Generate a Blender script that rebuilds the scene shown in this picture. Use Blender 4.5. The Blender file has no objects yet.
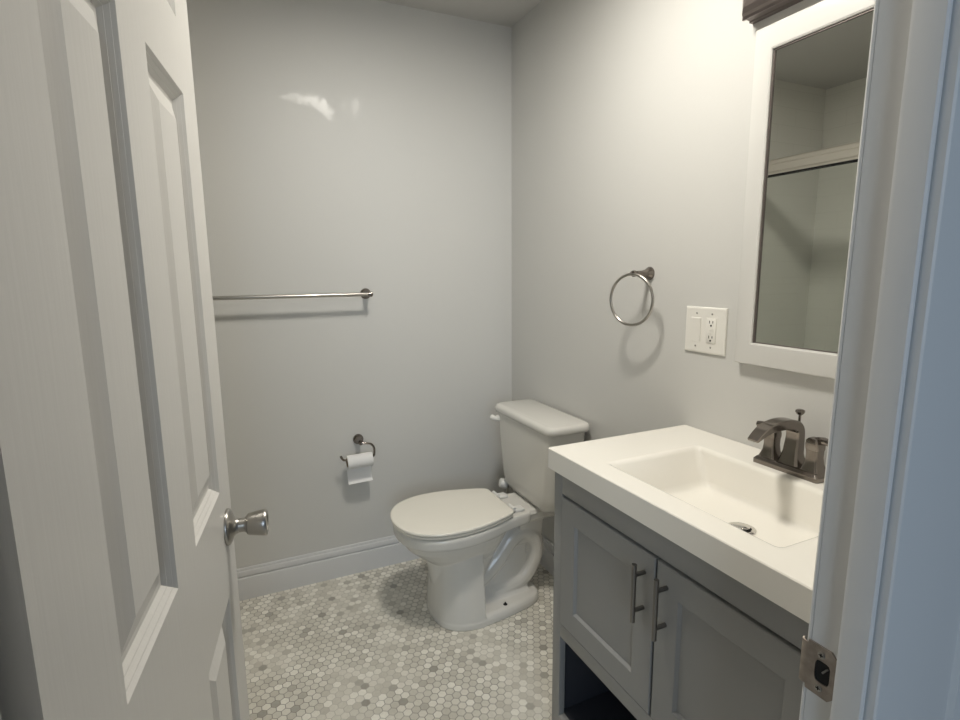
import bpy, bmesh, math, random
from mathutils import Vector, Matrix
random.seed(4)
PI = math.pi
scene = bpy.context.scene
COL = scene.collection

# ------------------------------------------------------------------ camera
FPX = 541.2
CAM = Vector((-1.2484, -2.3343, 1.3545)); YAW, PITCH, ROLL = 0.4319, -0.1610, -0.0099
cd = bpy.data.cameras.new('camera'); cam = bpy.data.objects.new('camera', cd); COL.objects.link(cam)
cd.sensor_width = 36.0; cd.lens = FPX / 960 * 36.0; cd.clip_start = 0.02
f = Vector((math.sin(YAW)*math.cos(PITCH), math.cos(YAW)*math.cos(PITCH), math.sin(PITCH)))
r = Vector((math.cos(YAW), -math.sin(YAW), 0)); u = r.cross(f)
r2 = math.cos(ROLL)*r + math.sin(ROLL)*u; u2 = -math.sin(ROLL)*r + math.cos(ROLL)*u
M = Matrix((r2, u2, -f)).transposed().to_4x4(); M.translation = CAM
cam.matrix_world = M
scene.camera = cam

# ------------------------------------------------------------------ world, exposure, lights
w = bpy.data.worlds.new('world'); scene.world = w; w.use_nodes = True
w.node_tree.nodes['Background'].inputs[0].default_value = (0.55, 0.68, 0.90, 1)
w.node_tree.nodes['Background'].inputs[1].default_value = 0.08
vs = scene.view_settings
vs.view_transform = 'Standard'; vs.look = 'None'; vs.gamma = 1; vs.use_curve_mapping = False
vs.exposure = 0.0
LIGHT_POS = (-0.66, -1.17, 2.40)
LIGHT_EMIT = 122.0
ld = bpy.data.lights.new('hall_window_light', 'AREA'); ld.shape = 'RECTANGLE'; ld.size = 0.9; ld.size_y = 1.3
ld.energy = 26.0; ld.color = (0.66, 0.82, 1.0)
lo = bpy.data.objects.new('hall_window_light', ld); COL.objects.link(lo); lo.location = (-1.75, -4.4, 1.6)
lo.rotation_euler = (Vector((-0.5, -2.0, 1.2)) - Vector(lo.location)).to_track_quat('-Z', 'Y').to_euler()

# ------------------------------------------------------------------ materials
def mat(name, col, rough=0.5, metal=0.0, bump=None, var=None, spec=0.5, coat=0.0, emit=None):
    m = bpy.data.materials.new(name); m.use_nodes = True
    nt = m.node_tree; b = nt.nodes['Principled BSDF']
    b.inputs['Base Color'].default_value = (*col, 1); b.inputs['Roughness'].default_value = rough
    b.inputs['Metallic'].default_value = metal; b.inputs['Specular IOR Level'].default_value = spec
    b.inputs['Coat Weight'].default_value = coat; b.inputs['Coat Roughness'].default_value = 0.08
    tc = nt.nodes.new('ShaderNodeTexCoord')
    if bump:                                     # (scale, strength, distance, stretch)
        sc, st, di, stretch = bump
        mp = nt.nodes.new('ShaderNodeMapping'); mp.inputs['Scale'].default_value = stretch
        nt.links.new(tc.outputs['Object'], mp.inputs[0])
        n = nt.nodes.new('ShaderNodeTexNoise'); n.inputs['Scale'].default_value = sc; n.inputs['Detail'].default_value = 4
        nt.links.new(mp.outputs[0], n.inputs['Vector'])
        bp = nt.nodes.new('ShaderNodeBump'); bp.inputs['Strength'].default_value = st; bp.inputs['Distance'].default_value = di
        nt.links.new(n.outputs['Fac'], bp.inputs['Height']); nt.links.new(bp.outputs[0], b.inputs['Normal'])
    if var:                                      # (scale, amount)
        n = nt.nodes.new('ShaderNodeTexNoise'); n.inputs['Scale'].default_value = var[0]; n.inputs['Detail'].default_value = 5
        nt.links.new(tc.outputs['Object'], n.inputs['Vector'])
        cr = nt.nodes.new('ShaderNodeValToRGB')
        cr.color_ramp.elements[0].position = 0.3; cr.color_ramp.elements[1].position = 0.7
        cr.color_ramp.elements[0].color = (*[c*(1-var[1]) for c in col], 1); cr.color_ramp.elements[1].color = (*[min(1, c*(1+var[1])) for c in col], 1)
        nt.links.new(n.outputs['Fac'], cr.inputs[0]); nt.links.new(cr.outputs[0], b.inputs['Base Color'])
    if emit:
        b.inputs['Emission Color'].default_value = (*emit[0], 1); b.inputs['Emission Strength'].default_value = emit[1]
    return m

def wall_mat():
    m = mat('wall_paint', (0.615, 0.608, 0.585), 0.5, bump=(160, 0.12, 0.002, (1, 1, 1)))
    nt = m.node_tree; b = nt.nodes['Principled BSDF']
    # lower roughness shaped to outline the lamp's highlight: uneven arc about 2 m up on the back wall
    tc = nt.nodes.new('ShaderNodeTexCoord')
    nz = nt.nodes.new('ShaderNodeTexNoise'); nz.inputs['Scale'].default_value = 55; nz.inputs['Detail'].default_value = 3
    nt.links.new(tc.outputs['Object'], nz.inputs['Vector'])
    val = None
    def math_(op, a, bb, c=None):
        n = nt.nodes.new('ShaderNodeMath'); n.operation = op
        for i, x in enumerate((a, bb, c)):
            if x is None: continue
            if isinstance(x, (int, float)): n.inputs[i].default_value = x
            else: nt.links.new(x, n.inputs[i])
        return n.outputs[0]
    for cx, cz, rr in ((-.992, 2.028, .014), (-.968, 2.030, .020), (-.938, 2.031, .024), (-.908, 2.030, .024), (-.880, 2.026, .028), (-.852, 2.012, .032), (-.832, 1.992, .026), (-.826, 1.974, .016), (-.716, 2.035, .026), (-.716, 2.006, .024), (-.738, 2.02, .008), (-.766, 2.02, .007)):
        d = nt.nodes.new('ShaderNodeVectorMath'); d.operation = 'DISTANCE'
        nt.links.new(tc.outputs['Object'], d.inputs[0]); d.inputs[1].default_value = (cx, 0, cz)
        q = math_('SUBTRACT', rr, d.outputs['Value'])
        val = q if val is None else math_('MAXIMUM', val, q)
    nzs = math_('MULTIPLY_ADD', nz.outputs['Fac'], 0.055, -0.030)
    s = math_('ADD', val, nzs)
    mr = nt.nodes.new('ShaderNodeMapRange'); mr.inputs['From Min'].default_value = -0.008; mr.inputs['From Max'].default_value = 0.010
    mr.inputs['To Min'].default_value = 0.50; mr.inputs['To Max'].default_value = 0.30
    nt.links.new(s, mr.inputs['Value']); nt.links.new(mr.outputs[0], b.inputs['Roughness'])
    return m

def hex_mat():
    m = bpy.data.materials.new('hexagon_marble_mosaic'); m.use_nodes = True
    nt = m.node_tree; b = nt.nodes['Principled BSDF']; L = nt.links
    tc = nt.nodes.new('ShaderNodeTexCoord')
    def vm(op, a, bb=None):
        n = nt.nodes.new('ShaderNodeVectorMath'); n.operation = op
        for i, x in enumerate((a, bb)):
            if x is None: continue
            if isinstance(x, tuple): n.inputs[i].default_value = x
            else: L.new(x, n.inputs[i])
        return n.outputs['Value'] if op in ('DOT_PRODUCT', 'LENGTH') else n.outputs['Vector']
    def mt(op, a, bb=None, c=None):
        n = nt.nodes.new('ShaderNodeMath'); n.operation = op
        for i, x in enumerate((a, bb, c)):
            if x is None: continue
            if isinstance(x, (int, float)): n.inputs[i].default_value = x
            else: L.new(x, n.inputs[i])
        return n.outputs[0]
    P = 0.0275
    R3 = math.sqrt(3)
    p0 = vm('MULTIPLY', tc.outputs['Object'], (1/P, 1/P, 0))
    p = vm('ADD', p0, (300, 300*R3/1.5, 0))
    a = vm('SUBTRACT', vm('MODULO', p, (1, R3, 1)), (0.5, R3/2, 0))
    b2 = vm('SUBTRACT', vm('MODULO', vm('SUBTRACT', p, (0.5, R3/2, 0)), (1, R3, 1)), (0.5, R3/2, 0))
    la, lb = vm('LENGTH', a), vm('LENGTH', b2)
    cond = mt('LESS_THAN', la, lb)
    mx = nt.nodes.new('ShaderNodeMix'); mx.data_type = 'VECTOR'
    L.new(cond, mx.inputs['Factor']); L.new(b2, mx.inputs[4]); L.new(a, mx.inputs[5]); g = mx.outputs[1]
    tid = vm('SNAP', vm('ADD', vm('SUBTRACT', p, g), (0.11, 0.11, 0)), (0.25, 0.25, 1))
    ag = vm('ABSOLUTE', g)
    sp = nt.nodes.new('ShaderNodeSeparateXYZ'); L.new(ag, sp.inputs[0])
    hd = mt('MAXIMUM', sp.outputs[0], vm('DOT_PRODUCT', ag, (0.5, R3/2, 0)))
    tile = nt.nodes.new('ShaderNodeMapRange'); tile.inputs['From Min'].default_value = 0.475; tile.inputs['From Max'].default_value = 0.445
    L.new(hd, tile.inputs['Value'])
    wn = nt.nodes.new('ShaderNodeTexWhiteNoise'); wn.noise_dimensions = '3D'; L.new(tid, wn.inputs['Vector'])
    cr = nt.nodes.new('ShaderNodeValToRGB'); e = cr.color_ramp
    cols = [(0.0, (.33, .31, .27)), (0.012, (.42, .40, .35)), (0.07, (.59, .56, .49)), (0.42, (.67, .645, .57)), (0.74, (.745, .715, .64)), (1.0, (.86, .835, .76))]
    e.elements[0].position, e.elements[1].position = 0, 1
    e.elements[0].color = (*cols[0][1], 1); e.elements[1].color = (*cols[-1][1], 1)
    for ps, c in cols[1:-1]:
        q = e.elements.new(ps); q.color = (*c, 1)
    L.new(wn.outputs['Value'], cr.inputs[0])
    mar = nt.nodes.new('ShaderNodeTexNoise'); mar.inputs['Scale'].default_value = 60; mar.inputs['Detail'].default_value = 5; mar.inputs['Distortion'].default_value = 1.5
    L.new(tc.outputs['Object'], mar.inputs['Vector'])
    mm = nt.nodes.new('ShaderNodeMapRange'); mm.inputs['To Min'].default_value = 0.86; mm.inputs['To Max'].default_value = 1.10
    L.new(mar.outputs['Fac'], mm.inputs['Value'])
    tcol = nt.nodes.new('ShaderNodeVectorMath'); tcol.operation = 'SCALE'; L.new(cr.outputs[0], tcol.inputs[0]); L.new(mm.outputs[0], tcol.inputs['Scale'])
    # grout: pale and hazed over in patches, darker elsewhere
    gn = nt.nodes.new('ShaderNodeTexNoise'); gn.inputs['Scale'].default_value = 2.6; gn.inputs['Detail'].default_value = 3
    L.new(tc.outputs['Object'], gn.inputs['Vector'])
    gr = nt.nodes.new('ShaderNodeValToRGB'); gr.color_ramp.elements[0].position = 0.46; gr.color_ramp.elements[1].position = 0.56
    gr.color_ramp.elements[0].color = (.27, .255, .22, 1); gr.color_ramp.elements[1].color = (.53, .505, .45, 1)
    L.new(gn.outputs['Fac'], gr.inputs[0])
    mc = nt.nodes.new('ShaderNodeMix'); mc.data_type = 'RGBA'
    L.new(tile.outputs[0], mc.inputs['Factor']); L.new(gr.outputs[0], mc.inputs[6]); L.new(tcol.outputs[0], mc.inputs[7])
    L.new(mc.outputs[2], b.inputs['Base Color'])
    rr = nt.nodes.new('ShaderNodeMapRange'); rr.inputs['To Min'].default_value = 0.8; rr.inputs['To Max'].default_value = 0.42
    L.new(tile.outputs[0], rr.inputs['Value']); L.new(rr.outputs[0], b.inputs['Roughness'])
    bp = nt.nodes.new('ShaderNodeBump'); bp.inputs['Strength'].default_value = 0.5; bp.inputs['Distance'].default_value = 0.0012
    L.new(tile.outputs[0], bp.inputs['Height']); L.new(bp.outputs[0], b.inputs['Normal'])
    return m

def tile_mat(name, axis):
    """white rectangular wall tile with fine joints; axis = which object axis runs along the wall"""
    m = mat(name, (0.66, 0.66, 0.62), 0.25)
    nt = m.node_tree; b = nt.nodes['Principled BSDF']
    tc = nt.nodes.new('ShaderNodeTexCoord'); sx = nt.nodes.new('ShaderNodeSeparateXYZ'); cb = nt.nodes.new('ShaderNodeCombineXYZ')
    nt.links.new(tc.outputs['Object'], sx.inputs[0]); nt.links.new(sx.outputs[axis], cb.inputs[0]); nt.links.new(sx.outputs[2], cb.inputs[1])
    br = nt.nodes.new('ShaderNodeTexBrick'); nt.links.new(cb.outputs[0], br.inputs['Vector'])
    br.inputs['Scale'].default_value = 1; br.inputs['Brick Width'].default_value = 0.30; br.inputs['Row Height'].default_value = 0.10
    br.inputs['Mortar Size'].default_value = 0.0012
    br.inputs['Color1'].default_value = (.74, .73, .68, 1); br.inputs['Color2'].default_value = (.73, .72, .67, 1); br.inputs['Mortar'].default_value = (.66, .65, .60, 1)
    nt.links.new(br.outputs['Color'], b.inputs['Base Color'])
    return m

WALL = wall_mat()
CEIL = mat('ceiling_paint', (0.56, 0.55, 0.53), 0.85, bump=(220, 0.25, 0.002, (1, 1, 1)))
TRIM = mat('trim_gloss_paint', (0.66, 0.66, 0.65), 0.33, bump=(30, 0.15, 0.002, (1, 1, 0.25)))
DOORP = mat('door_embossed_paint', (0.62, 0.605, 0.575), 0.34, bump=(14, 0.30, 0.0012, (9, 9, 0.55)))
BASEB = mat('baseboard_paint', (0.64, 0.64, 0.64), 0.35, bump=(60, 0.08, 0.001, (1, 1, 1)))
HEX = hex_mat()
PORC = mat('white_porcelain', (0.68, 0.665, 0.625), 0.22, coat=0.15)
SEATM = mat('toilet_seat_plastic', (0.82, 0.79, 0.71), 0.22)
PLAST = mat('white_plastic', (0.76, 0.75, 0.72), 0.3)
MARB = mat('cultured_marble', (0.86, 0.83, 0.765), 0.16, coat=0.3, var=(3, 0.015))
CAB = mat('grey_cabinet_paint', (0.285, 0.285, 0.278), 0.42, bump=(90, 0.05, 0.001, (1, 1, 1)))
CABIN = mat('shaded_cabinet_interior', (0.035, 0.037, 0.045), 0.6)  # near-black: shade of the unlit interior put into the colour
NICK = mat('brushed_nickel', (0.46, 0.44, 0.41), 0.28, 1.0)
HAND = mat('dark_steel_pull', (0.24, 0.23, 0.22), 0.30, 1.0)
DNICK = mat('dark_brushed_nickel', (0.235, 0.21, 0.19), 0.20, 1.0)
STEEL = mat('satin_steel', (0.40, 0.385, 0.36), 0.30, 1.0, bump=(60, 0.1, 0.0006, (1, 1, 12)))
STRIKE = mat('tarnished_strike_metal', (0.36, 0.32, 0.29), 0.38, 1.0, var=(60, 0.25))
CHROME = mat('chrome', (0.72, 0.71, 0.69), 0.10, 1.0)
BRONZE = mat('bronze_fixture', (0.20, 0.17, 0.16), 0.35, 0.6)
BLACK = mat('dark_hole', (0.008, 0.008, 0.008), 0.8)
PAPER = mat('toilet_paper', (0.82, 0.81, 0.80), 0.95, bump=(300, 0.2, 0.001, (1, 1, 1)))
CARD = mat('cardboard_core', (0.35, 0.27, 0.19), 0.9)
TUBM = mat('tub_enamel', (0.72, 0.72, 0.69), 0.15)
RAILM = mat('satin_aluminium', (0.60, 0.56, 0.50), 0.38, 0.75)
MIRF = mat('white_mirror_frame', (0.66, 0.65, 0.625), 0.35)
MIRR = mat('mirror_silver', (0.88, 0.895, 0.865), 0.0, 1.0)
TILEY = tile_mat('shower_tile_left', 1); TILEX = tile_mat('shower_tile_end', 0)
SWITCH = mat('switch_plastic', (0.80, 0.78, 0.73), 0.28)
GLASS = bpy.data.materials.new('shower_glass'); GLASS.use_nodes = True
nt = GLASS.node_tree; nt.nodes.remove(nt.nodes['Principled BSDF'])
tr_ = nt.nodes.new('ShaderNodeBsdfTransparent'); tr_.inputs[0].default_value = (.96, .97, .96, 1)
gl_ = nt.nodes.new('ShaderNodeBsdfGlossy'); gl_.inputs['Roughness'].default_value = 0.02
lw_ = nt.nodes.new('ShaderNodeLayerWeight'); lw_.inputs['Blend'].default_value = 0.5
pw_ = nt.nodes.new('ShaderNodeMath'); pw_.operation = 'POWER'; nt.links.new(lw_.outputs['Facing'], pw_.inputs[0]); pw_.inputs[1].default_value = 5
fr_ = nt.nodes.new('ShaderNodeMath'); fr_.operation = 'MULTIPLY_ADD'; nt.links.new(pw_.outputs[0], fr_.inputs[0]); fr_.inputs[1].default_value = 0.9; fr_.inputs[2].default_value = 0.04
mx_ = nt.nodes.new('ShaderNodeMixShader')
nt.links.new(fr_.outputs[0], mx_.inputs[0]); nt.links.new(tr_.outputs[0], mx_.inputs[1]); nt.links.new(gl_.outputs[0], mx_.inputs[2])
nt.links.new(mx_.outputs[0], nt.nodes['Material Output'].inputs[0])
FROST = mat('frosted_lamp_glass', (0.85, 0.83, 0.78), 0.5)

# ------------------------------------------------------------------ mesh helpers
def obj(name, bm, m, parent=None, sharp=35, loc=None):
    bmesh.ops.recalc_face_normals(bm, faces=bm.faces[:])
    me = bpy.data.meshes.new(name); bm.to_mesh(me); bm.free()
    me.shade_smooth(); me.set_sharp_from_angle(angle=math.radians(sharp))
    if isinstance(m, (list, tuple)):
        for k in m: me.materials.append(k)
    else: me.materials.append(m)
    o = bpy.data.objects.new(name, me); COL.objects.link(o)
    if parent: o.parent = parent
    if loc is not None: o.location = loc
    return o

def tag(o, label=None, cat=None, group=None, kind=None):
    if label: o['label'] = label
    if cat: o['category'] = cat
    if group: o['group'] = group
    if kind: o['kind'] = kind
    return o

def empty(name, loc=(0, 0, 0), rz=0):
    o = bpy.data.objects.new(name, None); COL.objects.link(o); o.location = loc; o.rotation_euler = (0, 0, rz); o.empty_display_size = 0.05
    return o

def merge(bm, b2, mi=0):
    for f_ in b2.faces: f_.material_index = mi
    me = bpy.data.meshes.new('t'); b2.to_mesh(me); b2.free(); bm.from_mesh(me); bpy.data.meshes.remove(me)

def box(bm, x0, x1, y0, y1, z0, z1, bev=0, seg=2, mi=0):
    b = bmesh.new(); bmesh.ops.create_cube(b, size=1)
    for v in b.verts:
        v.co = Vector((x0 if v.co.x < 0 else x1, y0 if v.co.y < 0 else y1, z0 if v.co.z < 0 else z1))
    if bev: bmesh.ops.bevel(b, geom=b.edges[:], offset=bev, segments=seg, profile=0.5, affect='EDGES')
    merge(bm, b, mi)

def loft(bm, rings, cap0=True, cap1=True, closed=True):
    vr = [[bm.verts.new(p) for p in ring] for ring in rings]
    n = len(rings[0])
    for a, b in zip(vr[:-1], vr[1:]):
        for i in range(n if closed else n-1):
            j = (i+1) % n
            bm.faces.new((a[i], a[j], b[j], b[i]))
    if cap0: bm.faces.new(vr[0][::-1])
    if cap1: bm.faces.new(vr[-1])

def tube(bm, pts, rad, n=12, closed=False):
    pts = [Vector(p) for p in pts]; N = len(pts)
    rads = rad if isinstance(rad, (list, tuple)) else [rad]*N
    rings = []; up = None
    for i, p in enumerate(pts):
        if closed: t = pts[(i+1) % N] - pts[i-1]
        else: t = pts[min(i+1, N-1)] - pts[max(i-1, 0)]
        t.normalize()
        if up is None:
            up = Vector((0, 0, 1)) if abs(t.z) < .9 else Vector((1, 0, 0))
        s = t.cross(up).normalized(); up = s.cross(t).normalized()
        rings.append([p + (s*math.cos(2*PI*k/n) + up*math.sin(2*PI*k/n))*rads[i] for k in range(n)])
    if closed:
        vr = [[bm.verts.new(q) for q in ring] for ring in rings]
        for i in range(N):
            a, b = vr[i], vr[(i+1) % N]
            for k in range(n): bm.faces.new((a[k], a[(k+1) % n], b[(k+1) % n], b[k]))
    else: loft(bm, rings)

def lathe(bm, prof, origin, axis, n=32, cap=True):
    """prof: list of (distance along axis, radius)"""
    a = Vector(axis).normalized(); t = Vector((0, 0, 1)) if abs(a.z) < .9 else Vector((1, 0, 0))
    s = a.cross(t).normalized(); v = a.cross(s).normalized(); o = Vector(origin)
    rings = [[o + a*d + (s*math.cos(2*PI*k/n) + v*math.sin(2*PI*k/n))*max(rr, 1e-4) for k in range(n)] for d, rr in prof]
    loft(bm, rings, cap, cap)

def prism(bm, prof, a0, a1, fn):
    """closed 2D profile extruded from a0 to a1; fn(p, q, a) -> 3D"""
    loft(bm, [[fn(p, q, a) for p, q in prof] for a in (a0, a1)])

def spline(pts, n=8, closed=False):
    P = [Vector(p) for p in pts]; N = len(P); out = []
    rng = range(N) if closed else range(N-1)
    for i in rng:
        g = (lambda k: P[k % N]) if closed else (lambda k: P[max(0, min(N-1, k))])
        p0, p1, p2, p3 = g(i-1), g(i), g(i+1), g(i+2)
        for k in range(n):
            t = k/n
            out.append(0.5*((2*p1)+(-p0+p2)*t+(2*p0-5*p1+4*p2-p3)*t*t+(-p0+3*p1-3*p2+p3)*t**3))
    if not closed: out.append(P[-1])
    return out

def rrect(cx, cy, hx, hy, rad, z, n=6):
    out = []
    for sx, sy, a0 in ((1, 1, 0), (-1, 1, PI/2), (-1, -1, PI), (1, -1, 3*PI/2)):
        for k in range(n+1):
            a = a0 + PI/2*k/n
            out.append((cx+sx*(hx-rad)+rad*math.cos(a), cy+sy*(hy-rad)+rad*math.sin(a), z))
    return out

# ------------------------------------------------------------------ room shell
H = 2.44; XL = -2.22; YF = -1.966; YH = -2.036       # left wall, inner face and hall face of the door wall
JR, JL = -0.645, -1.386                              # rabbet faces of the door jambs
def slab(name, args, m, label, cat):
    bm = bmesh.new(); box(bm, *args); return tag(obj(name, bm, m), label, cat, kind='structure')
slab('floor', (XL-.1, .1, -4.6, .1, -.08, 0), HEX, 'pale marble hexagon mosaic floor of the bathroom', 'floor')
slab('ceiling', (XL-.1, .1, YH, .1, H, H+.06), CEIL, 'plain painted ceiling above the grey bathroom walls', 'ceiling')
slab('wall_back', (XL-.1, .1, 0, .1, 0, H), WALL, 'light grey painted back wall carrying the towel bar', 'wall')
slab('wall_right', (0, .1, YH, 0, 0, H), WALL, 'light grey painted wall behind toilet, vanity and mirror', 'wall')
slab('wall_left', (XL-.1, XL, YH, 0, 0, H), WALL, 'left wall behind the bathtub seen only in the mirror', 'wall')
bm = bmesh.new()
box(bm, JR+.018, .0, YH, YF, 0, H); box(bm, XL, JL-.018, YH, YF, 0, H); box(bm, JL-.018, JR+.018, YH, YF, 2.07, H)
tag(obj('wall_front', bm, WALL), 'wall with the doorway the camera looks through', 'wall', kind='structure')
bm = bmesh.new(); box(bm, XL, XL+.012, YF, 0, .40, H)
tag(obj('wall_alcove_left', bm, TILEY), 'pale tiled long side of the shower alcove reflected in mirror', 'wall tile', kind='structure')
bm = bmesh.new(); box(bm, XL+.012, -1.43, -.012, 0, .40, H)
tag(obj('wall_alcove_back', bm, TILEX), 'pale tiled end of the shower alcove on the back wall side', 'wall tile', kind='structure')
bm = bmesh.new(); box(bm, XL+.012, -1.43, YF, YF+.012, .40, H)
tag(obj('wall_alcove_front', bm, TILEX), 'tiled end of the shower alcove beside the doorway', 'wall tile', kind='structure')

# baseboards: flat board with a stepped cap
BP = [(0, 0), (.016, 0), (.016, .090), (.0145, .095), (.0085, .098), (.0085, .102), (.0125, .105), (.0125, .115), (.0105, .124), (.0075, .128), (.0080, .132), (.0055, .138), (0, .138)]
bm = bmesh.new(); prism(bm, BP, -1.43, 0, lambda p, q, a: (a, -p, q))
tag(obj('baseboard_back', bm, BASEB, sharp=20), 'white baseboard with a beaded top along the back wall', 'baseboard', kind='structure')
bm = bmesh.new(); prism(bm, BP, -1.12, -.012, lambda p, q, a: (-p, a, q))
tag(obj('baseboard_right', bm, BASEB, sharp=20), 'white baseboard behind the toilet on the right wall', 'baseboard', kind='structure')

# ------------------------------------------------------------------ door frame
def zr(bm, prof, z0, z1): prism(bm, prof, z0, z1, lambda p, q, a: (p, q, a))
def lean(bm):                       # the old latch jamb is slightly out of plumb
    for v in bm.verts: v.co.x += .013*(v.co.z-.88)
bm = bmesh.new()   # right jamb, rabbeted: rabbet face at JR, thicker stop part towards the hall
zr(bm, [(JR+.018, YF+.002), (JR+.003, YF+.002), (JR, YF-.001), (JR, -2.003), (JR-.010, -2.003), (JR-.013, -2.0045), (JR-.0145, -2.009),
        (JR-.0145, YH+.002), (JR-.0130, YH), (JR-.0105, YH), (JR-.0105, YH+.006), (JR-.0085, YH+.006), (JR-.0085, YH), (JR+.018, YH)], 0, 2.07)
lean(bm)
jr = tag(obj('trim_1', bm, TRIM, sharp=22), 'white painted latch side door jamb carrying the metal strike plate', 'door jamb', kind='structure')
bm = bmesh.new()
zr(bm, [(JL-.018, YF+.002), (JL-.003, YF+.002), (JL, YF-.001), (JL, -2.003), (JL+.010, -2.003), (JL+.0145, -2.009),
        (JL+.0145, YH+.004), (JL+.012, YH), (JL-.018, YH)], 0, 2.07)
tag(obj('trim_2', bm, TRIM, sharp=22), 'hinge side door jamb at the left edge, behind the open door', 'door jamb', kind='structure')
bm = bmesh.new(); box(bm, JL, JR+.02, YH, YF+.002, 2.052, 2.07, .001); box(bm, JL, JR+.02, YH, -2.003, 2.038, 2.052, .002)
tag(obj('trim_3', bm, TRIM), 'head jamb across the top of the doorway', 'door jamb', kind='structure')
# hall side casing: beaded inner edge, flat field, outer back band
def casing(x0, sgn, w_=.155):
    pr = [(0, 0), (0, -.0085), (.0015, -.0105), (.004, -.0110), (w_-.026, -.0135), (w_-.024, -.0110), (w_-.021, -.0110), (w_-.018, -.018), (w_-.004, -.020), (w_, -.018), (w_, 0)]
    return [(x0+sgn*p, YH+q) for p, q in pr]
bm = bmesh.new(); zr(bm, casing(JR-.0085, 1, .168), 0, 2.16); lean(bm)
tag(obj('trim_4', bm, TRIM, sharp=22), 'wide white hall side casing right of the doorway, bluish in daylight', 'door casing', kind='structure')
bm = bmesh.new(); zr(bm, casing(JL-.0045, -1), 0, 2.16)
tag(obj('trim_5', bm, TRIM, sharp=22), 'hall side casing left of the doorway', 'door casing', kind='structure')
bm = bmesh.new(); zr(bm, [(JR+.0002, YF), (JR+.0002, YF+.003), (JR+.003, YF+.006), (JR+.05, YF+.013), (JR+.056, YF+.010), (JR+.056, YF)], 0, 2.12); lean(bm)
tag(obj('trim_6', bm, TRIM), 'slim bathroom side casing right of the doorway', 'door casing', kind='structure')

# strike plate (part of the jamb)
bm = bmesh.new()
def strike():
    # outline in (y, z) with rounded hall-side corners, opening cut as ring of quads
    yc0, yc1, z0, z1 = -1.9985, -1.9640, .852, .916
    n = 24
    cy, cz = -1.9840, .884
    outer = []; inner = []
    for k in range(n):
        a = 2*PI*k/n
        dy, dz = math.cos(a), math.sin(a)
        t = min((((yc1-cy) if dy > 0 else (cy-yc0))/max(abs(dy), 1e-6)), ((z1-cz)/max(abs(dz), 1e-6)))
        oy, oz = cy+dy*t, cz+dz*t
        # round the hall-side corners
        oy = max(oy, yc0 + (.006*max(0, (abs(oz-cz)-.026)/.006)**2 if abs(oz-cz) > .026 else 0))
        outer.append((oy, oz))
        ti = 1/((abs(dy)/.0088)**5+(abs(dz)/.0140)**5)**(1/5)
        inner.append((cy+dy*ti, cz+dz*ti))
    X0, X1 = JR-.0022, JR+.0003
    of = [bm.verts.new((X0, *p)) for p in outer]; inf = [bm.verts.new((X0, *p)) for p in inner]
    ob = [bm.verts.new((X1, *p)) for p in outer]; inb = [bm.verts.new((X1+.0008, *p)) for p in inner]
    for k in range(n):
        j = (k+1) % n
        bm.faces.new((of[k], of[j], inf[j], inf[k])); bm.faces.new((of[k], ob[k], ob[j], of[j])); bm.faces.new((inf[k], inf[j], inb[j], inb[k]))
strike()
# curved lip wrapping the bathroom-side edge of the jamb
lip = [(JR-.0022, -1.9645), (JR-.0024, -1.960), (JR-.0010, -1.9565), (JR+.004, -1.9545), (JR+.005, -1.9560), (JR+.0005, -1.9580), (JR-.0006, -1.961), (JR-.0004, -1.9645)]
loft(bm, [[(x, y, z) for x, y in lip] for z in (.857, .912)])
st = obj('strike_plate', bm, STRIKE, jr)
bm = bmesh.new(); box(bm, JR-.0008, JR+.0002, -1.9930, -1.9742, .8690, .8990)
obj('latch_hole', bm, BLACK, st)
for z in (.9055, .8625):
    bm = bmesh.new(); lathe(bm, [(0, .0042), (.0008, .0042), (.0012, .0036), (.0012, .0005)], (JR-.0020, -1.9815, z), (-1, 0, 0), 20)
    s_ = obj('screw', bm, STEEL, st)
    bm = bmesh.new(); box(bm, JR-.0036, JR-.0030, -1.9841, -1.9789, z-.0006, z+.0006); box(bm, JR-.0036, JR-.0030, -1.9821, -1.9809, z-.0024, z+.0024)
    obj('screw_slot', bm, BLACK, s_)
bm = bmesh.new(); tube(bm, [(JR-.0035, -1.985, .885), (JR-.001, -1.988, .890), (JR-.0005, -1.990, .892)], .0012, 6); obj('bent_tab', bm, STEEL, st)

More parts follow.
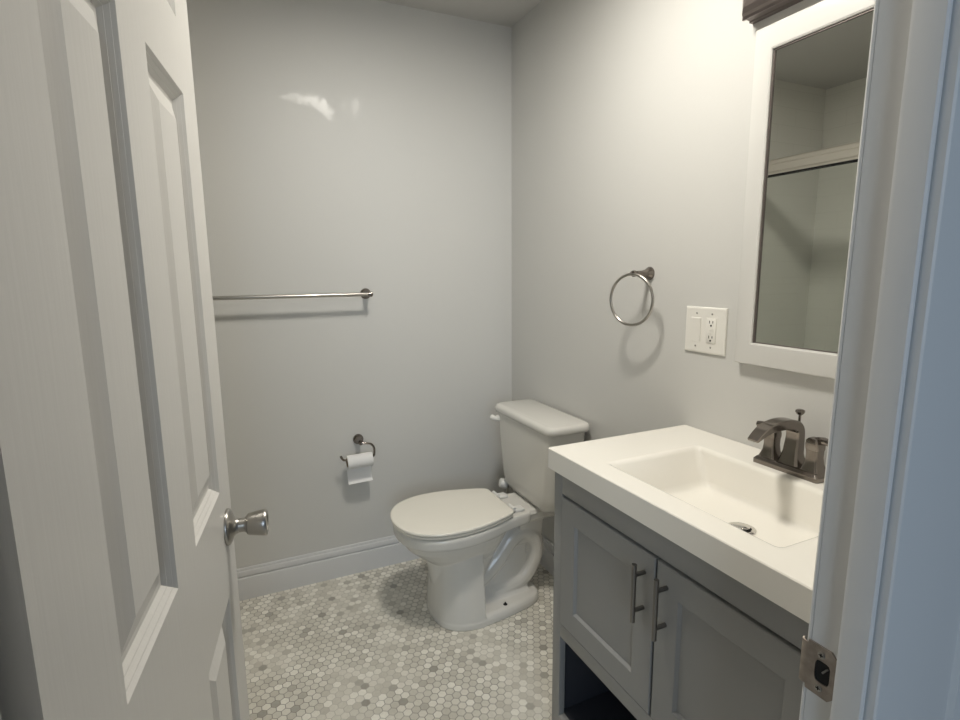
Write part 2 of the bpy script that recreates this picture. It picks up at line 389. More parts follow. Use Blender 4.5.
# ------------------------------------------------------------------ the open six-panel door
TH = .14; DW = .707; DZ0, DZ1 = .012, 2.038; DT = .035
E = Vector((-1.274, -1.25)); D = Vector((math.sin(TH), math.cos(TH)))
hinge = E - D*DW
def door_mesh():
    bm = bmesh.new()
    xs = [0, .107, .305, .405, .602, DW]            # from hinge to latch edge (local x)
    xs = [0, .126, .312, .414, .610, DW]
    zs = [DZ0, .24, .790, .985, 1.628, 1.735, 1.925, DZ1]
    prof = [(0, 0), (.0040, -.0042), (.0050, -.0042), (.0095, -.0088), (.0105, -.0088), (.0150, -.0135), (.0210, -.0138), (.050, -.0035), (.0515, -.0028)]
    for side in (0, 1):
        Y = (lambda d: -DT - d if False else d) if False else None
        def P(x, z, d): return (x, (0 + d*1.0) if side == 0 else (DT - d), z)
        # side 0 faces local -y (hall side): surface at y=0, depth goes +y
        def P(x, z, d): return (x, -d, z) if side == 0 else (x, DT + d, z)
        for i in range(5):
            for j in range(7):
                x0, x1, z0, z1 = xs[i], xs[i+1], zs[j], zs[j+1]
                if i in (1, 3) and j in (1, 3, 5):
                    prev = None
                    for ins, d in prof:
                        ring = [bm.verts.new(P(x0+ins, z0+ins, d)), bm.verts.new(P(x1-ins, z0+ins, d)), bm.verts.new(P(x1-ins, z1-ins, d)), bm.verts.new(P(x0+ins, z1-ins, d))]
                        if prev:
                            for k in range(4): bm.faces.new((prev[k], prev[(k+1) % 4], ring[(k+1) % 4], ring[k]))
                        prev = ring
                    bm.faces.new(prev)
                else:
                    bm.faces.new([bm.verts.new(P(x, z, 0)) for x, z in ((x0, z0), (x1, z0), (x1, z1), (x0, z1))])
    for i in range(5):
        for zz in (DZ0, DZ1): bm.faces.new([bm.verts.new(q) for q in ((xs[i], 0, zz), (xs[i+1], 0, zz), (xs[i+1], DT, zz), (xs[i], DT, zz))])
    for j in range(7):
        for xx in (0, DW): bm.faces.new([bm.verts.new(q) for q in ((xx, 0, zs[j]), (xx, DT, zs[j]), (xx, DT, zs[j+1]), (xx, 0, zs[j+1]))])
    bmesh.ops.remove_doubles(bm, verts=bm.verts[:], dist=1e-5)
    bm2 = bmesh.new()
    return bm
# depth sign: panels sink INTO the slab
def door_fix(bm):
    for v in bm.verts:
        if v.co.y < -1e-6: v.co.y = -v.co.y          # hall-side recess goes to +y
        elif v.co.y > DT + 1e-6: v.co.y = 2*DT - v.co.y
    return bm
bm = door_mesh()
for v in bm.verts:
    # P() used d negative => -d positive for side 0, DT+d smaller for side 1: already inside
    pass
bmesh.ops.recalc_face_normals(bm, faces=bm.faces[:])
door = obj('door_1', bm, DOORP, sharp=12)
tag(door, 'white six panel interior door standing open on the left', 'door', kind='structure')
door.location = (hinge.x, hinge.y, 0)
door.rotation_euler = (0, 0, PI/2 - TH)              # local +x runs to the latch edge; local -y is the hall face (towards +X)
kx, kz = DW-.060, .905
bm = bmesh.new()
lathe(bm, [(0, .0325), (.003, .0330), (.006, .0315), (.009, .026), (.012, .0185), (.016, .0145), (.020, .0135)], (kx, 0, kz), (0, -1, 0), 40)
kr = obj('rosette', bm, STEEL, door, sharp=50)
bm = bmesh.new()
lathe(bm, [(.018, .0125), (.030, .0125), (.031, .014), (.033, .0145), (.034, .0175), (.037, .0195), (.060, .0235), (.066, .0240), (.0685, .0225), (.069, .016), (.0665, .0145), (.0665, .002)], (kx, 0, kz), (0, -1, 0), 40)
obj('door_knob', bm, STEEL, door, sharp=40)
bm = bmesh.new()
lathe(bm, [(0, .0325), (.003, .0330), (.006, .0315), (.009, .026), (.020, .0135), (.030, .0125), (.034, .0175), (.060, .0235), (.066, .0240), (.069, .016), (.0665, .002)], (kx, DT, kz), (0, 1, 0), 32)
obj('door_knob', bm, STEEL, door, sharp=40)
for z in (.25, .98, 1.85):
    bm = bmesh.new(); tube(bm, [(-.004, DT+.004, z-.045), (-.004, DT+.004, z+.045)], .006, 12); box(bm, -.002, .0005, .004, DT, z-.044, z+.044)
    obj('hinge', bm, STEEL, door)

# ------------------------------------------------------------------ ceiling lamp (above the frame; the light of the room)
t = tag(empty('ceiling_light', (LIGHT_POS[0], LIGHT_POS[1], H)), 'round flush ceiling light in the middle of the bathroom ceiling', 'ceiling light')
bm = bmesh.new(); lathe(bm, [(0, .150), (.022, .150), (.030, .144), (.030, .132), (.024, .130)], (0, 0, 0), (0, 0, -1), 48); obj('lamp_housing', bm, PLAST, t)
LED = mat('lamp_diffuser', (.9, .9, .9), .5, emit=((1.0, .955, .865), LIGHT_EMIT))
bm = bmesh.new(); lathe(bm, [(.0245, .128), (.027, .128), (.0275, .120), (.0275, .001)], (0, 0, 0), (0, 0, -1), 40); obj('diffuser', bm, LED, t)

# ------------------------------------------------------------------ bathtub and sliding shower door (reflected in the mirror)
t = tag(empty('bathtub', ((XL+.012-1.43)/2, YF/2, 0)), 'white bathtub in the tiled alcove left of the open door', 'bathtub')
hx = (-1.43-XL-.014)/2; hy = -YF/2-.014
bm = bmesh.new()
rings = [rrect(0, 0, hx, hy, .01, 0), rrect(0, 0, hx, hy, .01, .40), rrect(0, 0, hx-.004, hy-.004, .01, .408),
         rrect(0, 0, hx-.06, hy-.07, .10, .408), rrect(0, 0, hx-.075, hy-.085, .11, .395), rrect(0, 0, hx-.13, hy-.20, .14, .12), rrect(0, 0, hx-.20, hy-.30, .12, .07)]
loft(bm, rings, True, True); obj('tub_body', bm, TUBM, t, sharp=50)
bm = bmesh.new(); lathe(bm, [(0, .035), (.003, .034), (.004, .002)], (.0, -hy+.34, .071), (0, 0, 1), 24); obj('drain', bm, CHROME, t)
XS = -1.475
t = tag(empty('sliding_shower_door', (XS, YF/2, .41)), 'framed glass sliding shower door on tub rim, reflected in mirror', 'shower door')
hy = -YF/2-.013; Z0 = .41
bm = bmesh.new()
hp = [(-.03, 1.852), (-.03, 1.925), (-.024, 1.930), (.018, 1.930), (.024, 1.922), (.024, 1.905), (.030, 1.900), (.030, 1.868), (.024, 1.860), (.024, 1.852)]
prism(bm, hp, -hy, hy, lambda p, q, a: (p, a, q-Z0)); obj('header_rail', bm, RAILM, t, sharp=30)
bm = bmesh.new(); box(bm, -.02, .02, -hy+.012, hy-.012, 1.8455-Z0, 1.852-Z0); obj('rubber_seal', bm, BLACK, t)
bm = bmesh.new(); box(bm, -.028, .028, -hy, hy, 0, .028, .003); obj('bottom_track', bm, RAILM, t)
for s in (-1, 1):
    bm = bmesh.new(); y0 = s*(hy-.010); box(bm, -.018, .018, min(y0, s*hy), max(y0, s*hy), .028, 1.8455-Z0); obj('wall_channel', bm, RAILM, t)
for s, y0, y1 in ((-1, -hy+.012, .285), (1, .235, hy-.012)):
    bm = bmesh.new(); box(bm, s*.010-.003, s*.010+.003, y0, y1, .030, 1.8455-Z0); gp = obj('glass_panel', bm, GLASS, t)
    bm = bmesh.new(); ye = y1 if s < 0 else y0; box(bm, s*.010-.004, s*.010+.004, ye-.008, ye+.008, .030, 1.8455-Z0, .001); obj('panel_edge', bm, RAILM, gp)

# ------------------------------------------------------------------ toilet
TY = -.455
toilet = tag(empty('toilet', (0, TY, 0)), 'white two piece toilet with closed lid against the right wall', 'toilet')
def sym(half, n=6):
    """half outline (u, v>=0) from front tip to rear centre -> closed ring of (u, v)"""
    s = spline([(a, b, 0) for a, b in half], n)
    top = [(p.x, max(p.y, 0)) for p in s]
    return top + [(a, -b) for a, b in top[-2:0:-1]]
def ring(o, z, cu=0, su=1, sv=1): return [(-(cu+(a-cu)*su), b*sv, z) for a, b in o]
RIM = sym([(.742, 0), (.738, .045), (.718, .100), (.675, .150), (.61, .181), (.54, .190), (.47, .184), (.40, .164), (.34, .140), (.28, .124), (.235, .116), (.215, .108), (.205, .098), (.12, .094), (.04, .092), (.030, .085), (.030, 0)])
BASE = sym([(.612, 0), (.608, .048), (.592, .098), (.553, .137), (.503, .156), (.45, .160), (.36, .150), (.27, .134), (.205, .118), (.165, .090), (.152, .045), (.150, 0)])
bm = bmesh.new()
loft(bm, [ring(RIM, .358, .45, .985, .965), ring(RIM, .366, .45, .998, .99), ring(RIM, .392, .45, 1, 1), ring(RIM, .402, .45, .994, .985), ring(RIM, .405, .45, .98, .96)])
def ell(uc, af, ar, b, z, e=2.3, n=40):
    out = []
    for k in range(n):
        a = 2*PI*k/n; c, s = math.cos(a), math.sin(a)
        rr = 1/((abs(c))**e+(abs(s))**e)**(1/e)
        out.append((-(uc+(af if c > 0 else ar)*c*rr), b*s*rr, z))
    return out
loft(bm, [ell(.48, .243, .19, .166, .372), ell(.48, .240, .19, .163, .345), ell(.48, .222, .18, .150, .315), ell(.48, .182, .165, .130, .280), ell(.48, .138, .15, .104, .245), ell(.48, .13, .12, .085, .18), ell(.48, .12, .10, .08, .12)])
# deck support flaring back under the tank
loft(bm, [[(-a, b, z) for a, b in ((.36, hw2), (.05, hw1), (.05, -hw1), (.36, -hw2))] for z, hw1, hw2 in ((.392, .088, .12), (.362, .085, .11), (.335, .05, .07))])
# front column
COLM = [(a, b) for a, b in BASE if a > .435]
COLM = sorted([q for q in COLM if q[1] > 0], key=lambda q: q[0]) + [(.612, 0)] + sorted([q for q in COLM if q[1] < 0], key=lambda q: -q[0])
def cring(z, s, sv): return [(-(.435+(a-.435)*s), b*sv, z) for a, b in COLM]
loft(bm, [cring(0, 1, 1), cring(.06, .985, .97), cring(.20, .925, .87), cring(.29, .91, .85)])
# rear plinth
loft(bm, [ring(BASE, 0), ring(BASE, .022), ring(BASE, .034, .4, .985, .96), ring(BASE, .040, .4, .95, .88)])
# web and trapway
loft(bm, [[(-a, b, z) for a, b in ((.46, h_), (.20, h_*.8), (.17, 0), (.20, -h_*.8), (.46, -h_))] for z, h_ in ((.03, .100), (.05, .078), (.10, .056), (.34, .050))])
tp = spline([(-.46, 0, .11), (-.40, 0, .135), (-.33, 0, .195), (-.27, 0, .265), (-.215, 0, .290), (-.165, 0, .262), (-.150, 0, .20), (-.175, 0, .13), (-.215, 0, .085), (-.29, 0, .062), (-.35, 0, .055)], 6)
for s_ in (-1, 1):
    tube(bm, [(p.x, s_*.028, p.z) for p in tp], [.040]*len(tp), 16)
loft(bm, [[(-a, b, z) for a, b in ((.24, h_), (.13, h_), (.13, -h_), (.24, -h_))] for z, h_ in ((.24, .05), (.35, .07))])
bowl = obj('bowl', bm, PORC, toilet, sharp=180)
md = bowl.modifiers.new('remesh', 'REMESH'); md.mode = 'VOXEL'; md.voxel_size = .0038; md.use_smooth_shade = True
ms = bowl.modifiers.new('smooth', 'SMOOTH'); ms.factor = .5; ms.iterations = 3
for s in (-1, 1):
    bm = bmesh.new(); lathe(bm, [(0, .0085), (.004, .0085), (.0045, .001)], (-.335, s*.117, .037), (0, 0, 1), 20)
    box(bm, -.3375, -.3325, s*.117-.002, s*.117+.002, .036, .050)
    tag(obj('floor_bolt', bm, BLACK, toilet), 'dark closet bolt at the toilet foot')
# seat and lid
SEAT = sym([(.752, 0), (.747, .048), (.728, .100), (.688, .148), (.625, .180), (.555, .190), (.48, .186), (.41, .170), (.35, .150), (.315, .135), (.300, .122), (.296, .10), (.296, 0)])
bm = bmesh.new()
loft(bm, [ring(SEAT, .4075, .48, .968, .958), ring(SEAT, .4105, .48, .982, .975), ring(SEAT, .4165, .48, .982, .975), ring(SEAT, .419, .48, .970, .960)])
seat = obj('seat', bm, SEATM, toilet, sharp=50)
bm = bmesh.new()
loft(bm, [ring(SEAT, .4235, .48, .99, .985), ring(SEAT, .4250, .48, 1, 1), ring(SEAT, .4300, .48, 1, 1), ring(SEAT, .4325, .48, .994, .990), ring(SEAT, .4332, .48, .97, .96), ring(SEAT, .4336, .48, .5, .5)])
obj('seat_lid', bm, SEATM, toilet, sharp=60)
for s in (-1, 1):
    bm = bmesh.new()
    box(bm, -.275, -.232, s*.072-.020, s*.072+.020, .404, .418, .005, 3)
    tube(bm, [(-.282, s*.072-.022, .423), (-.282, s*.072+.022, .423)], .0075, 14)
    box(bm, -.284, -.262, s*.072-.010, s*.072+.010, .412, .4225, .003)
    obj('seat_hinge', bm, PLAST, toilet)
bm = bmesh.new()
loft(bm, [[(-.236+.004*math.sin(a), .115+.020*math.cos(a)*k, .404+.02*q) for a in [2*PI*i/16 for i in range(16)]] for k, q in ((1, 0), (.6, .6))], True, True)
bm.free()
# tank
bm = bmesh.new()
def tk(u0, u1, hv, rad, z): return [(-x, y, zz) for x, y, zz in rrect((u0+u1)/2, 0, (u1-u0)/2, hv, rad, z, 8)]
loft(bm, [tk(.055, .160, .14, .05, .402), tk(.045, .180, .178, .055, .412), tk(.038, .192, .197, .055, .438), tk(.034, .196, .203, .05, .48), tk(.028, .203, .217, .042, .64), tk(.024, .207, .223, .040, .752)])
tank = obj('tank', bm, PORC, toilet, sharp=60)
bm = bmesh.new()
loft(bm, [tk(.020, .206, .227, .042, .744), tk(.014, .213, .237, .044, .747), tk(.012, .216, .241, .044, .756), tk(.013, .215, .240, .044, .768), tk(.018, .208, .235, .040, .7755), tk(.028, .196, .224, .03, .7785)])
obj('tank_lid', bm, PORC, toilet, sharp=60)
bm = bmesh.new()
lathe(bm, [(0, .014), (.012, .014), (.015, .010)], (-.203, .192, .718), (-1, 0, 0), 20)
tube(bm, spline([(-.212, .186, .716), (-.219, .192, .717), (-.225, .204, .719), (-.228, .216, .721)], 5), [.0095]*5+[.0105]*5+[.0115]*5+[.008], 12)
obj('flush_lever', bm, PLAST, toilet)
bm = bmesh.new()
lathe(bm, [(0, .016), (.004, .023), (.018, .024), (.024, .021), (.034, .021), (.038, .016), (.040, .004)], (-.160, .196, .402), (-1, .35, .25), 16)
obj('coupling_nut', bm, PLAST, toilet)
bm = bmesh.new(); tube(bm, spline([(-.161, .187, .405), (-.162, .190, .35), (-.11, .20, .24), (-.05, .21, .19), (-.035, .21, .19)], 6), .0055, 10)
lathe(bm, [(0, .014), (.03, .014), (.035, .010)], (-.004, .21, .19), (-1, 0, 0), 16); lathe(bm, [(0, .028), (.004, .026)], (-.001, .21, .19), (-1, 0, 0), 24)
obj('supply_line', bm, STEEL, toilet)

# ------------------------------------------------------------------ vanity
VX = .475; VY0, VY1 = -1.140, -1.930      # near wall end / doorway end
VT = .829
van = tag(empty('vanity_cabinet', (-VX/2, (VY0+VY1)/2, 0)), 'grey shaker vanity cabinet with two doors and open bottom shelf', 'vanity cabinet')
off = Vector(van.location)
def vbox(bm, x0, x1, y0, y1, z0, z1, bev=.0015, **k): box(bm, x0-off.x, x1-off.x, y0-off.y, y1-off.y, z0, z1, bev, **k)
bm = bmesh.new()
vbox(bm, -VX, -.002, VY0-.018, VY0, .0, VT)                              # side panel by the toilet
obj('side_panel', bm, CAB, van)
bm = bmesh.new(); vbox(bm, -VX, -.002, VY1, VY1+.018, .0, VT); obj('side_panel', bm, CAB, van)
seam = (VY0+VY1)/2
bm = bmesh.new()
FX0, FX1 = -VX-.001, -VX+.018
vbox(bm, FX0, FX1, VY0-.036, VY0+.001, 0, VT)
vbox(bm, FX0, FX1, VY1-.001, VY1+.036, 0, VT)
vbox(bm, FX0, FX1, VY1+.036, VY0-.036, .765, VT)
vbox(bm, FX0, FX1, VY1+.036, VY0-.036, .343, .384)
vbox(bm, FX0, FX1, VY1+.036, VY0-.036, .055, .092)
obj('face_frame', bm, CAB, van)
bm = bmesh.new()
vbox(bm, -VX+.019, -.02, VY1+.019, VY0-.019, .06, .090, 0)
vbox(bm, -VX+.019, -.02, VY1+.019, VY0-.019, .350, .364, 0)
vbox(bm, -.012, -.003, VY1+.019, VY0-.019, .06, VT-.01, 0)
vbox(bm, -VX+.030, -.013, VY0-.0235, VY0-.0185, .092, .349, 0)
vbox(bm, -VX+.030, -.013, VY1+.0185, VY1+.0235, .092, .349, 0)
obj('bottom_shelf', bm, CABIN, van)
def vdoor(y0, y1, hy_):
    """inset shaker door, y0 < y1"""
    z0, z1 = .3880, .7590
    bm = bmesh.new(); fx = -VX-.0045; w_ = .058
    def P(y, z, d): return (fx+d-off.x, y-off.y, z)
    prof = [(0, .0022), (.0018, 0), (w_, 0), (w_+.0025, .0008), (w_+.0075, .0085), (w_+.009, .0085)]
    rings = [[P(y0+i, z0+i, d), P(y1-i, z0+i, d), P(y1-i, z1-i, d), P(y0+i, z1-i, d)] for i, d in prof]
    back = [[P(y0, z0, .018), P(y1, z0, .018), P(y1, z1, .018), P(y0, z1, .018)]]
    loft(bm, back+rings)
    d_ = obj('cabinet_door', bm, CAB, van, sharp=20)
    bm = bmesh.new(); hx_ = -VX-.033; zt, zb = .713, .630
    tube(bm, [(hx_-off.x, hy_-off.y, .604), (hx_-off.x, hy_-off.y, .738)], .0055, 14)
    for z in (zt, zb): tube(bm, [(hx_-off.x, hy_-off.y, z), (-VX-.001-off.x, hy_-off.y, z)], .0050, 12)
    h_ = obj('bar_handle', bm, HAND, d_)
vdoor(seam+.0034, VY0-.0395, seam+.033)
vdoor(VY1+.0395, seam-.0034, seam-.033)

# top with integrated rectangular basin
top = tag(empty('vanity_sink', (-.2475, seam, VT)), 'off white one piece sink top with rectangular basin on the grey cabinet', 'sink')
TX0, TX1, TY0, TY1, TZ0, TZ1 = -.495, -.001, -1.937, -1.133, VT, .885
o2 = Vector(top.location)
def W(x, y, z): return (x-o2.x, y-o2.y, z-o2.z)
bm = bmesh.new()
def rr2(x0, x1, y0, y1, rad, z, n=6): return [W(*p) for p in rrect((x0+x1)/2, (y0+y1)/2, (x1-x0)/2, (y1-y0)/2, rad, z, n)]
BX0, BX1, BY0, BY1 = -.425, -.130, -1.765, -1.305
rings = [rr2(BX0+.06, BX1-.05, BY0+.10, BY1-.10, .02, .776), rr2(BX0+.012, BX1-.004, BY0+.03, BY1-.03, .03, .785), rr2(BX0-.008, BX1+.006, BY0-.004, BY1+.004, .02, TZ0), rr2(TX0, TX1, TY0, TY1, .003, TZ0), rr2(TX0, TX1, TY0, TY1, .003, TZ1-.002), rr2(TX0+.002, TX1-.002, TY0+.002, TY1-.002, .003, TZ1), rr2(TX0+.008, TX1-.008, TY0+.008, TY1-.008, .006, TZ1), rr2(BX0-.012, BX1+.012, BY0-.012, BY1+.012, .014, TZ1),
         rr2(BX0-.006, BX1+.006, BY0-.006, BY1+.006, .014, TZ1), rr2(BX0-.001, BX1+.001, BY0-.001, BY1+.001, .014, TZ1-.002), rr2(BX0+.004, BX1-.003, BY0+.006, BY1-.006, .016, TZ1-.010),
         rr2(BX0+.020, BX1-.010, BY0+.038, BY1-.038, .024, .808), rr2(BX0+.024, BX1-.014, BY0+.046, BY1-.046, .026, .797), rr2(BX0+.034, BX1-.022, BY0+.056, BY1-.056, .024, .7915),
         rr2(BX0+.05, BX1-.040, BY0+.08, BY1-.08, .02, .7895), rr2(BX0+.10, BX1-.085, BY0+.15, BY1-.15, .02, .7885)]
loft(bm, rings, True, True)
sb = obj('sink_body', bm, MARB, top, sharp=60)
sh = sb.data.attributes.get('sharp_edge') or sb.data.attributes.new('sharp_edge', 'BOOLEAN', 'EDGE')
def outer(v):
    x, y = v.co.x+o2.x, v.co.y+o2.y
    return x < TX0+.009 or x > TX1-.009 or y < TY0+.009 or y > TY1-.009
for e_ in sb.data.edges:
    if all(outer(sb.data.vertices[k]) for k in e_.vertices): sh.data[e_.index].value = True
bm = bmesh.new(); DX, DY = -.262, seam-.024
lathe(bm, [(0, .031), (.0025, .031), (.004, .028), (.0035, .022), (.0005, .021), (-.006, .020)], W(DX, DY, .7888), (0, 0, 1), 32, False)
dr = obj('sink_drain', bm, CHROME, top)
bm = bmesh.new(); lathe(bm, [(0, .0205), (.0008, .0205)], W(DX, DY, .7892), (0, 0, 1), 24); obj('drain_opening', bm, BLACK, dr)
bm = bmesh.new(); lathe(bm, [(0, .004), (.004, .004), (.0045, .017), (.0065, .018), (.008, .015), (.0085, .001)], W(DX, DY, .7900), (0, 0, 1), 28); obj('stopper', bm, CHROME, dr)

# ------------------------------------------------------------------ faucet
FY = seam+.003; FXC = -.072; FZ = .885
fa = tag(empty('faucet', (FXC, FY, FZ)), 'dark brushed nickel two handle centerset faucet behind the basin', 'faucet')
bm = bmesh.new()
def fr(hx_, hy_, rad, z): return [(x, y, z) for x, y, _ in rrect(0, 0, hx_, hy_, rad, 0, 5)]
loft(bm, [fr(.029, .082, .006, 0), fr(.029, .082, .006, .010), fr(.024, .076, .005, .017), fr(.022, .073, .005, .018)])
obj('base_plate', bm, DNICK, fa, sharp=25)
# spout: square column flowing into a forward arch (rectangular section)
def rectsweep(bm, pts, hw, hh, bevel=.25):
    """pts (x,z) path in local xz, hw half widths in y, hh half thickness normal to the path"""
    rings = []
    N = len(pts)
    for i, (x, z) in enumerate(pts):
        x0, z0 = pts[max(0, i-1)]; x1, z1 = pts[min(N-1, i+1)]
        t_ = Vector((x1-x0, z1-z0)).normalized(); n_ = Vector((-t_.y, t_.x))
        a, b = hw[i], hh[i]; c = min(a, b)*bevel
        sec = [(a, b-c), (a-c, b), (-a+c, b), (-a, b-c), (-a, -b+c), (-a+c, -b), (a-c, -b), (a, -b+c)]
        rings.append([(x+n_.x*q, p, z+n_.y*q) for p, q in sec])
    loft(bm, rings)
bm = bmesh.new()
path = spline([(.002, .014, 0), (.003, .045, 0), (.006, .080, 0), (.002, .103, 0), (-.016, .114, 0), (-.055, .119, 0), (-.100, .113, 0), (-.138, .092, 0)], 5)
pp = [(v.x, v.y) for v in path]; N = len(pp)
def lerp(a, t_):
    i = min(int(t_*(len(a)-1)), len(a)-2); f_ = t_*(len(a)-1)-i; return a[i]*(1-f_)+a[i+1]*f_
hw = [lerp([.027, .0185, .0165, .0165, .0165, .0170, .0165, .0130], i/(N-1)) for i in range(N)]
hh = [lerp([.023, .0150, .0135, .0135, .0125, .0110, .0085, .0030], i/(N-1)) for i in range(N)]
rectsweep(bm, pp, hw, hh)
obj('spout', bm, DNICK, fa, sharp=30)
bm = bmesh.new(); tube(bm, [(.016, 0, .108), (.016, 0, .136)], .0028, 10)
lathe(bm, [(.132, .004), (.136, .0085), (.140, .0105), (.144, .0100), (.146, .006), (.1465, .001)], (.016, 0, 0), (0, 0, 1), 8); obj('lift_rod', bm, DNICK, fa, sharp=20)
for s in (-1, 1):
    bm = bmesh.new()
    def hs(a, b, z, dx=0): return [(x+dx, y+s*.0535, z) for x, y, _ in rrect(0, 0, a, b, min(a, b)*.3, 0, 4)]
    loft(bm, [hs(.024, .025, .012), hs(.020, .0205, .020), hs(.0155, .0155, .034), hs(.0140, .0135, .050), hs(.0145, .0140, .066)])
    hd_ = obj('handle', bm, DNICK, fa, sharp=30)
    bm = bmesh.new()
    loft(bm, [hs(.0150, .0145, .0665), hs(.0155, .0150, .069), hs(.0160, .0155, .078, -.001), hs(.0145, .0140, .088, -.003), hs(.0095, .0095, .094, -.005)])
    bx = bmesh.new()
    ls = spline([(.000, s*.0535, .084), (-.001, s*.062, .089), (-.003, s*.078, .092), (-.005, s*.094, .090)], 4)
    tube(bm, ls, [.010]*4+[.009]*4+[.008]*4+[.0045], 10); bx.free()
    obj('lever_cap', bm, DNICK, hd_, sharp=30)

# ------------------------------------------------------------------ mirror
MX = -.022; MY0, MY1 = -1.311, -1.762; MZ0, MZ1 = 1.108, 1.934
mi = tag(empty('wall_mirror', (0, (MY0+MY1)/2, (MZ0+MZ1)/2)), 'rectangular mirror in a wide white frame above the vanity', 'mirror')
cy, cz = mi.location.y, mi.location.z
hy_, hz_ = (MY0-MY1)/2, (MZ1-MZ0)/2
bm = bmesh.new()
prof = [(0, 0), (0, -.018), (.002, MX+.001), (.005, MX), (.046, MX+.001), (.0495, MX+.003), (.0500, -.008), (.0500, 0)]
def corner(ins, x):
    iz = ins*1.16
    return [(x, -hy_+ins, -hz_+iz), (x, hy_-ins, -hz_+iz), (x, hy_-ins, hz_-iz), (x, -hy_+ins, hz_-iz)]
vr = [[bm.verts.new(p) for p in corner(i, x)] for i, x in prof]
for a, b in zip(vr, vr[1:]+vr[:1]):
    for k in range(4): bm.faces.new((a[k], a[(k+1) % 4], b[(k+1) % 4], b[k]))
obj('mirror_frame', bm, MIRF, mi, sharp=25)
bm = bmesh.new(); box(bm, -.0125, -.002, -hy_+.048, hy_-.048, -hz_+.056, hz_-.056); obj('mirror_glass', bm, MIRR, mi)
bm = bmesh.new()
for a, b in ((-hy_+.050, -hy_+.0535), (hy_-.0535, hy_-.050)): box(bm, -.0160, -.0126, a, b, -hz_+.058, hz_-.058)
for a, b in ((-hz_+.058, -hz_+.0600), (hz_-.0615, hz_-.058)): box(bm, -.0160, -.0126, -hy_+.050, hy_-.050, a, b)
tag(obj('mirror_edge', bm, BRONZE, mi), 'dark thin edge line around the glass')

# ------------------------------------------------------------------ vanity light (only its lower corner is in view)
LY0, LY1, LZ0, LZ1 = -1.284, -1.770, 1.962, 2.115
vl = tag(empty('vanity_light', (0, (LY0+LY1)/2, (LZ0+LZ1)/2)), 'dark bronze vanity light bar with stepped edge above the mirror', 'wall light')
hy_, hz_ = (LY0-LY1)/2, (LZ1-LZ0)/2
bm = bmesh.new()
prof = [(0, 0), (0, -.014), (.003, -.016), (.004, -.030), (.001, -.034), (.001, -.040), (.006, -.044), (.010, -.052), (.020, -.061), (.034, -.065), (.036, -.060), (.046, -.060)]
vr = []
rings = [corner(i, x) for i, x in prof]
def corner2(ins, x): return [(x, -hy_+ins, -hz_+ins), (x, hy_-ins, -hz_+ins), (x, hy_-ins, hz_-ins), (x, -hy_+ins, hz_-ins)]
loft(bm, [corner2(i, x) for i, x in prof])
obj('back_plate', bm, BRONZE, vl, sharp=20)
for k in (-1, 0, 1):
    bm = bmesh.new(); y = k*.19
    tube(bm, spline([(-.030, y, 0), (-.07, y, -.004), (-.105, y, .012), (-.11, y, .04)], 5), .007, 12)
    lathe(bm, [(.03, .012), (.04, .020), (.055, .026), (.068, .027), (.07, .020)], (-.11, y, 0), (0, 0, 1), 24)
    ar = obj('lamp_arm', bm, BRONZE, vl)
    bm = bmesh.new(); lathe(bm, [(.060, .024), (.075, .034), (.12, .050), (.17, .060), (.168, .057), (.12, .047), (.077, .031), (.064, .020)], (-.11, y, 0), (0, 0, 1), 28, True)
    obj('glass_shade', bm, FROST, ar)

# ------------------------------------------------------------------ towel bar
TBX0, TBX1, TBZ = -.712, -1.325, 1.268
tb = tag(empty('towel_bar', ((TBX0+TBX1)/2, 0, TBZ)), 'long brushed nickel towel bar on the back wall', 'towel bar')
hl = (TBX0-TBX1)/2
bm = bmesh.new(); tube(bm, [(-hl+.004, -.078, 0), (hl-.004, -.078, 0)], .0078, 16); obj('bar', bm, NICK, tb)
def post(bm, o, d, L_, R=.021):
    lathe(bm, [(0, R), (.004, R), (.007, R*.93), (.010, R*.80), (.014, R*.62), (.022, R*.50), (L_*.6, R*.44), (L_-.008, R*.44)], o, d, 28)
for s in (-1, 1):
    bm = bmesh.new(); post(bm, (s*hl, 0, 0), (0, -1, 0), .078, .023)
    lathe(bm, [(0, .006), (.003, .0095), (.018, .0115), (.022, .009), (.023, .002)], (s*(hl-.010), -.078, 0), (s, 0, 0), 20)
    obj('post', bm, DNICK, tb)

# ------------------------------------------------------------------ towel ring
rg = tag(empty('towel_ring', (0, -.951, 1.347)), 'round brushed nickel towel ring on the wall left of the switch', 'towel ring')
bm = bmesh.new()
lathe(bm, [(0, .0215), (.004, .0215), (.007, .020), (.011, .017), (.02, .0125), (.035, .0095), (.056, .0085)], (0, 0, -.002), (-1, 0, 0), 28)
lathe(bm, [(-.011, .004), (-.009, .0085), (-.003, .0105), (.003, .0105), (.009, .0085), (.011, .004)], (-.066, 0, -.002), (0, 1, 0), 20)
obj('post', bm, DNICK, rg)
bm = bmesh.new(); R_ = .081; az = math.radians(-13)
tube(bm, [(-.074-math.sin(az)*R_*math.cos(2*PI*k/64)*-1, 0+math.cos(az)*R_*math.cos(2*PI*k/64), -.004-R_+R_*math.sin(2*PI*k/64)) for k in range(64)], .0048, 12, True)
obj('ring', bm, NICK, rg)

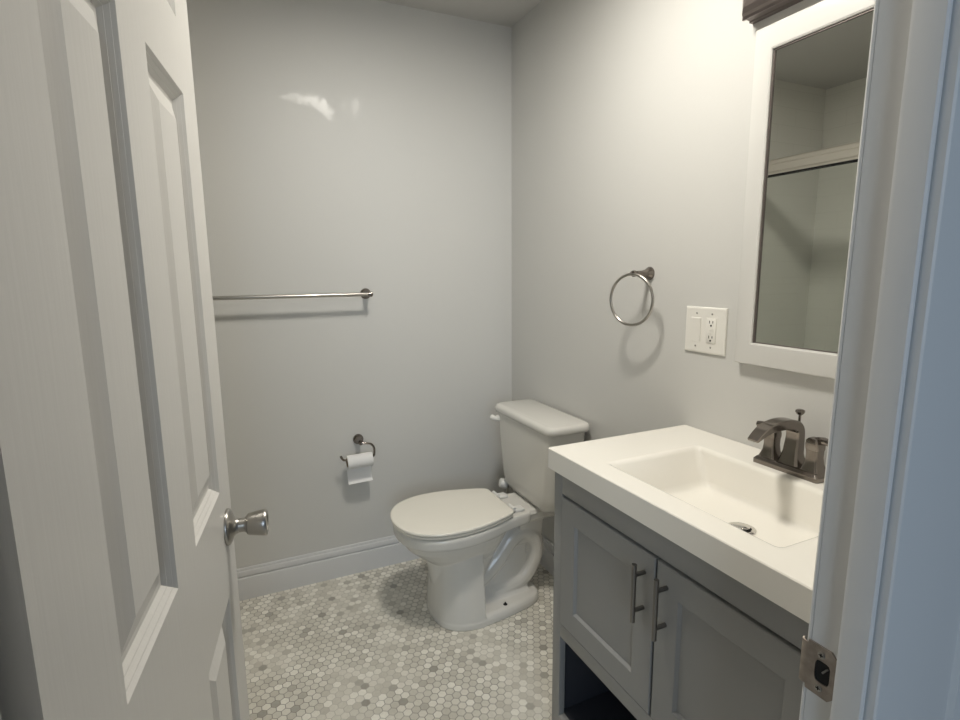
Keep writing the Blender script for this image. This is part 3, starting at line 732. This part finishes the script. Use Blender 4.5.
# ------------------------------------------------------------------ toilet paper holder
th = tag(empty('toilet_paper_holder', (-.773, 0, .628)), 'dark nickel toilet paper holder with curved arm on back wall', 'toilet paper holder')
bm = bmesh.new(); post(bm, (0, 0, 0), (0, -1, 0), .060, .023); lathe(bm, [(0, .010), (.010, .0115), (.016, .007)], (0, -.05, 0), (0, -1, 0), 20); obj('post', bm, DNICK, th)
bm = bmesh.new()
arm = spline([(.0, -.062, -.002), (.022, -.066, -.004), (.042, -.068, -.010), (.053, -.070, -.028), (.054, -.070, -.050), (.050, -.070, -.064), (.036, -.070, -.069), (0, -.070, -.069), (-.060, -.070, -.066), (-.078, -.070, -.064), (-.086, -.071, -.056), (-.092, -.072, -.044)], 6)
tube(bm, arm, .0048, 12); obj('arm', bm, DNICK, th)
tr = tag(empty('toilet_paper_roll', (-.785, -.070, .560)), 'nearly used up white toilet paper roll on its holder', 'toilet paper')
hl = .054
tr.rotation_euler = (0, math.radians(-1.5), 0)
bm = bmesh.new()
lathe(bm, [(-hl, .020), (-hl, .030), (hl, .030), (hl, .020), (-hl, .020)], (0, 0, -.008), (1, 0, 0), 40, False); obj('paper_roll', bm, PAPER, tr, sharp=40)
bm = bmesh.new(); lathe(bm, [(-hl-.001, .0185), (-hl-.001, .0202), (hl+.001, .0202), (hl+.001, .0185), (-hl-.001, .0185)], (0, 0, -.008), (1, 0, 0), 32, False); obj('core', bm, CARD, tr)
bm = bmesh.new()
pr = spline([(.0300, -.010, 0), (.0260, -.04, 0), (.0225, -.07, 0), (.0190, -.094, 0), (.0130, -.106, 0), (.0050, -.110, 0)], 4)
a = [(p.x, p.y) for p in pr]; b = [(p.x+.0006, p.y) for p in pr][::-1]
prism(bm, a+b, -hl+.001, hl-.001, lambda p, q, x: (x, p, q)); obj('loose_sheet', bm, PAPER, tr)

# ------------------------------------------------------------------ switch and outlet plate
sw = tag(empty('switch_plate', (0, -1.192, 1.182)), 'two gang white wall plate with rocker switch and outlet', 'switch plate')
bm = bmesh.new()
loft(bm, [[(-d, y, z) for y, z in ((-.0735+i, -.0665+i), (.0735-i, -.0665+i), (.0735-i, .0665-i), (-.0735+i, .0665-i))] for i, d in ((0, 0), (0, .0035), (.0015, .0052), (.005, .0062))])
pl = obj('cover_plate', bm, SWITCH, sw, sharp=15)
bm = bmesh.new()   # rocker on the side nearer the corner
ry = .031
loft(bm, [[(-x0, ry-.0165, z) for z, x0 in ()] or [(-.0060, ry+a, b) for a, b in ((-.0175, -.0355), (.0175, -.0355), (.0175, .0355), (-.0175, .0355))],
          [(-.0075 if b < 0 else -.0095, ry+a, b) for a, b in ((-.0170, -.0350), (.0170, -.0350), (.0170, .0350), (-.0170, .0350))],
          [(-.0068 if b < 0 else -.0105, ry+a, b) for a, b in ((-.0155, -.0335), (.0155, -.0335), (.0155, .0335), (-.0155, .0335))]])
obj('rocker_switch', bm, SWITCH, sw, sharp=15)
bm = bmesh.new(); oy = -.0245
box(bm, -.0085, -.006, oy-.0170, oy+.0170, -.0350, .0350, .001)
for b in (-.005, .0053): box(bm, -.0095, -.0080, oy-.006, oy+.006, b-.0030, b+.0030, .0005)
ou = obj('outlet', bm, SWITCH, sw)
for zc in (.0215, -.0215):
    bm = bmesh.new()
    box(bm, -.0090, -.0084, oy+.0047, oy+.0069, zc+.000, zc+.0080); box(bm, -.0090, -.0084, oy-.0069, oy-.0047, zc+.001, zc+.0075)
    lathe(bm, [(0, .0029), (.0006, .0029)], (-.0084, oy, zc-.006), (-1, 0, 0), 12)
    obj('socket_slots', bm, BLACK, ou)
for y in (ry, oy):
    for z in (-.048, .048):
        bm = bmesh.new(); lathe(bm, [(0, .0028), (.0008, .0028), (.0012, .002)], (-.0060, y, z), (-1, 0, 0), 14); obj('screw', bm, STEEL, sw)
